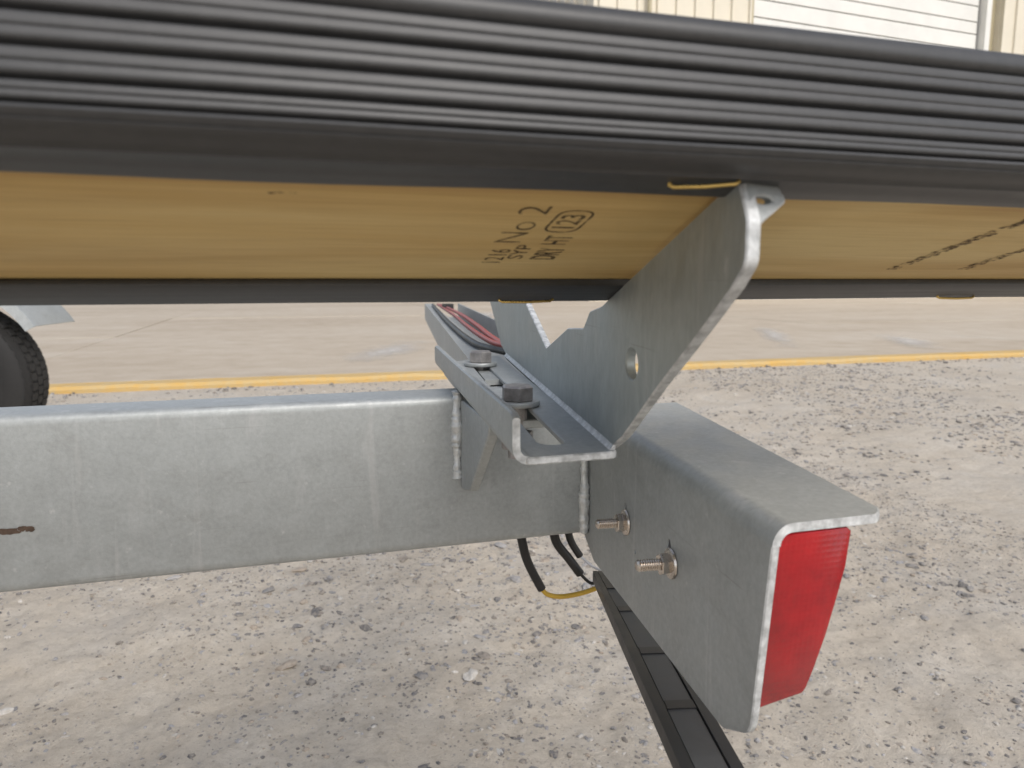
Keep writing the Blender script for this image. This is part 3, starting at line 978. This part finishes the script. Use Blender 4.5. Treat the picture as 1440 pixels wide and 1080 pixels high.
# ---- black ladder-framed strip below the bracket
strip = empty('cover_strip', (0, 0, 0)); strip.parent = trailer
tag(strip, 'long black plastic strip with grey panels running below the tail light bracket')
ZS = -0.207
LA, RA = Vector((0.2010, 0.468)), Vector((0.2135, 0.458))     # far end left/right
dirv = Vector((-0.0485, -0.2115)).normalized()
Ls = 0.34
def SP(u, v):         # u along the strip (m), v across 0..1
    w = 0.0140 + 0.0135 * min(1, u / 0.10)
    p = Vector((0.2010, 0.4700)) + dirv * u
    nn = Vector((-dirv.y, dirv.x))
    if nn.x < 0: nn = -nn
    q = p + nn * (w * v)
    return q
def sbox(u0, u1, v0, v1, z0, z1, mat, name):
    bm = bmesh.new()
    n = 8
    rings = []
    for k in range(n + 1):
        u = u0 + (u1 - u0) * k / n
        a_, b_ = SP(u, v0), SP(u, v1)
        c = 0.0008
        rings.append([V(a_.x, a_.y, z0), V(b_.x, b_.y, z0), V(b_.x, b_.y, z1 - c), V(b_.x * .96 + a_.x * .04, b_.y * .96 + a_.y * .04, z1), V(a_.x * .96 + b_.x * .04, a_.y * .96 + b_.y * .04, z1), V(a_.x, a_.y, z1 - c)])
    loft(bm, rings)
    return obj(name, bm, mat, strip)
sbox(0.0, Ls, 0.0, 0.22, ZS - 0.008, ZS, M['black_plastic'], 'side_bar')
sbox(0.0, Ls, 0.78, 1.0, ZS - 0.008, ZS, M['black_plastic'], 'side_bar')
sbox(0.0, Ls, 0.222, 0.778, ZS - 0.008, ZS - 0.0008, M['panel_plastic'], 'panel')
for u in (0.0, 0.058, 0.112, 0.166, 0.22, 0.274, 0.332):
    w_ = 0.030 if u == 0 else 0.007
    sbox(u, u + w_, 0.224, 0.776, ZS - 0.0006, ZS - 0.0002, M['black_plastic'], 'crossbar')

# ---- wiring below the rail
wir = empty('wiring', (0, 0, 0)); wir.parent = trailer
tag(wir, 'black sleeved and yellow wires hanging below the rail end')
def wire(pts, r, mat, name):
    bm = bmesh.new()
    tube(bm, smooth_path([V(*p) for p in pts], 8), r, 10)
    return obj(name, bm, M[mat], wir, 80)
wire([(0.150, 0.487, -0.168), (0.1530, 0.488, -0.1850), (0.1580, 0.489, -0.2030), (0.1690, 0.490, -0.2250)], 0.0033, 'black_wire', 'sleeve')
wire([(0.1685, 0.490, -0.2242), (0.1740, 0.490, -0.2300), (0.1850, 0.489, -0.2325), (0.2000, 0.480, -0.2270), (0.2130, 0.468, -0.2160), (0.2200, 0.462, -0.2060), (0.226, 0.460, -0.196)], 0.0018, 'yellow_wire', 'wire')
wire([(0.1750, 0.487, -0.168), (0.1795, 0.489, -0.1890), (0.1900, 0.489, -0.2040), (0.1985, 0.488, -0.2160)], 0.0034, 'black_wire', 'sleeve')
wire([(0.1985, 0.488, -0.2160), (0.2060, 0.485, -0.2230), (0.2120, 0.478, -0.2190)], 0.0012, 'black_wire', 'wire')
wire([(0.1860, 0.487, -0.168), (0.1905, 0.489, -0.1885), (0.1985, 0.489, -0.2025)], 0.0028, 'black_wire', 'sleeve')
wire([(0.1985, 0.489, -0.2025), (0.2080, 0.486, -0.2110), (0.2140, 0.480, -0.2130)], 0.0009, 'white_wire', 'wire')

# ---- cross member running inboard, with its wires
xm = empty('cross_member', (0, 0, 0)); xm.parent = trailer
tag(xm, 'open galvanised channel running inboard behind the bracket')
XL = lambda t: 0.1557 + 0.150 * (t - 0.673)
def xr(t):
    s0 = XL(t)
    W_ = 0.105; d = 0.045; e = 0.004; fl = 0.024
    zt = -0.070
    return [V(s0, t, zt), V(s0 + fl, t, zt), V(s0 + fl, t, zt - e), V(s0 + e, t, zt - e), V(s0 + e, t, zt - d + e), V(s0 + W_ - e, t, zt - d + e), V(s0 + W_ - e, t, zt - e), V(s0 + W_ - e, t, zt), V(s0 + W_, t, zt), V(s0 + W_, t, zt - d), V(s0, t, zt - d)]
bm = bmesh.new()
loft(bm, [xr(t) for t in (0.503, 0.673, 1.0, 1.5, 2.2)])
obj('channel', bm, M['galv'], xm, 40)
def xwire(pts, r, mat):
    bm = bmesh.new()
    tube(bm, smooth_path([V(*p) for p in pts], 8), r, 8)
    obj('wire', bm, M[mat], xm, 80)
zc = -0.066
xwire([(0.215, 0.58, zc + .004), (0.200, 0.70, zc + .002), (0.212, 0.82, zc), (0.245, 1.05, zc), (0.300, 1.40, zc), (0.385, 2.00, zc)], 0.0030, 'red_wire')
xwire([(0.222, 0.58, zc + .004), (0.207, 0.70, zc + .002), (0.222, 0.82, zc), (0.258, 1.05, zc + .002), (0.310, 1.40, zc + .003), (0.392, 2.00, zc)], 0.0032, 'red_wire')
xwire([(0.205, 0.58, zc), (0.185, 0.70, zc), (0.190, 0.80, zc), (0.224, 1.05, zc), (0.277, 1.40, zc), (0.372, 2.00, zc)], 0.0034, 'black_wire')
bm = bmesh.new(); box(bm, (0.350, 1.72, -0.068), (0.370, 1.76, -0.056), lambda p: V(*p))
obj('wire_clip', bm, M['black_plastic'], xm)

# ------------------------------------------------------------------ wheels
def wheel(parent, c, axis, R, width, rimr, name='wheel'):
    """tyre with tread blocks and a dished rim; c in the parent's space"""
    w = empty(name, c); w.parent = parent
    ax = Vector(axis).normalized()
    hw = width / 2
    bm = bmesh.new()
    prof = [(rimr, -hw * 0.72), (rimr + 0.02, -hw * 0.92), (rimr + (R - rimr) * 0.45, -hw * 1.0), (R - 0.030, -hw * 0.96), (R - 0.012, -hw * 0.86), (R - 0.006, -hw * 0.7), (R - 0.004, 0), (R - 0.006, hw * 0.7), (R - 0.012, hw * 0.86), (R - 0.030, hw * 0.96), (rimr + (R - rimr) * 0.45, hw * 1.0), (rimr + 0.02, hw * 0.92), (rimr, hw * 0.72)]
    x = Vector((0, 0, 1)); y = ax.cross(x)
    seg = 64
    rings = [[ax * h + (x * math.cos(2 * math.pi * k / seg) + y * math.sin(2 * math.pi * k / seg)) * r for k in range(seg)] for r, h in prof]
    loft(bm, rings, True, False)
    nb = 54
    for row in range(5):
        h0 = -hw * 0.92 + row * hw * 1.84 / 5 + 0.003; h1 = h0 + hw * 1.84 / 5 - 0.006
        dr = 0.004 if row in (0, 4) else 0
        for k in range(nb):
            a0 = 2 * math.pi * (k + 0.5 * (row % 2)) / nb; a1 = a0 + 2 * math.pi / nb * 0.74
            vv = []
            for r in (R - 0.014, R - dr):
                for h in (h0, h1):
                    for an in (a0, a1):
                        vv.append(bm.verts.new(ax * h + (x * math.cos(an) + y * math.sin(an)) * (r - (0.008 if (row == 0 and h == h0) or (row == 4 and h == h1) else 0) * (r > R - 0.013))))
            for q in ((0, 1, 3, 2), (4, 6, 7, 5), (0, 4, 5, 1), (2, 3, 7, 6), (0, 2, 6, 4), (1, 5, 7, 3)):
                bm.faces.new([vv[i] for i in q])
    obj('tyre', bm, M['rubber'], w, 30)
    bm = bmesh.new()
    lathe(bm, [(0.001, -hw * 0.2), (0.045, -hw * 0.25), (0.055, -hw * 0.05), (rimr * 0.7, hw * 0.05), (rimr * 0.86, -hw * 0.2), (rimr * 0.9, -hw * 0.7), (rimr + 0.008, -hw * 0.76), (rimr + 0.008, hw * 0.76), (rimr * 0.9, hw * 0.7), (rimr * 0.86, 0), (0.001, hw * 0.0)], Vector((0, 0, 0)), ax, 40)
    obj('rim', bm, M['rim'], w, 40)
    return w

# this trailer's own axle and wheels stand forward of the picture
bm = bmesh.new()
box(bm, (-2.93, 0.15, -0.275), (-2.87, 2.15, -0.225), lambda p: V(*p))
obj('axle', bm, M['galv'], trailer)
bm = bmesh.new()
box(bm, (-2.94, 0.462, -0.224), (-2.86, 0.502, -0.177), lambda p: V(*p))
obj('axle_seat', bm, M['galv'], trailer)
for t in (0.10, 2.20):
    wheel(trailer, V(-2.9, t, 0.265 - H), (0, 1, 0), 0.265, 0.15, 0.16)

# neighbouring trailer: wheel, fender and rail at the left edge of the picture
nb_ = empty('parked_trailer', (-1.13 * math.cos(PHI) - 2.95 * math.sin(PHI), -1.13 * math.sin(PHI) + 2.95 * math.cos(PHI), 0), PHI - math.radians(7))
tag(nb_, 'neighbouring trailer with a black tyre under a silver fender at the left edge', 'trailer')
RW = 0.29
wheel(nb_, (0, 0, RW), (0, 1, 0), RW, 0.21, 0.165)
wheel(nb_, (0, -1.75, RW), (0, 1, 0), RW, 0.19, 0.165)
def fender(y0, y1, side):
    bm = bmesh.new()
    rings = []
    RF = RW + 0.062
    for k in range(29):
        an = math.radians(30 + 120 * k / 28)
        c, s_ = math.cos(an), math.sin(an)
        ring = []
        for (r, y) in ((RF - 0.030, y0), (RF, y0 + 0.004), (RF + 0.006, y0 + 0.014), (RF + 0.004, y1 - 0.014), (RF - 0.002, y1), (RF - 0.006, y1 - 0.004), (RF, y1 - 0.016), (RF + 0.002, y0 + 0.016), (RF - 0.005, y0 + 0.007), (RF - 0.030, y0 + 0.003)):
            ring.append(Vector((r * c + 0.02, y * side, RW + r * s_ + 0.02)))
        rings.append(ring)
    loft(bm, rings)
    return obj('fender', bm, M['galv'], nb_, 40)
fender(-0.10, 0.24, 1); 
f2 = fender(-0.10, 0.24, -1); f2.location = (0, -1.75, 0)
bm = bmesh.new(); box(bm, (-0.03, -1.65, RW - 0.03), (0.03, -0.10, RW + 0.03)); obj('axle', bm, M['galv'], nb_)
for y in (-0.26, -1.49):
    bm = bmesh.new(); box(bm, (-1.2, y - 0.025, RW + 0.09), (-0.28, y + 0.025, RW + 0.19)); obj('frame_rail', bm, M['galv'], nb_)
    bm = bmesh.new(); box(bm, (-0.36, y - 0.018, RW - 0.02), (0.028, y + 0.018, RW + 0.089)); obj('axle_seat', bm, M['galv'], nb_)
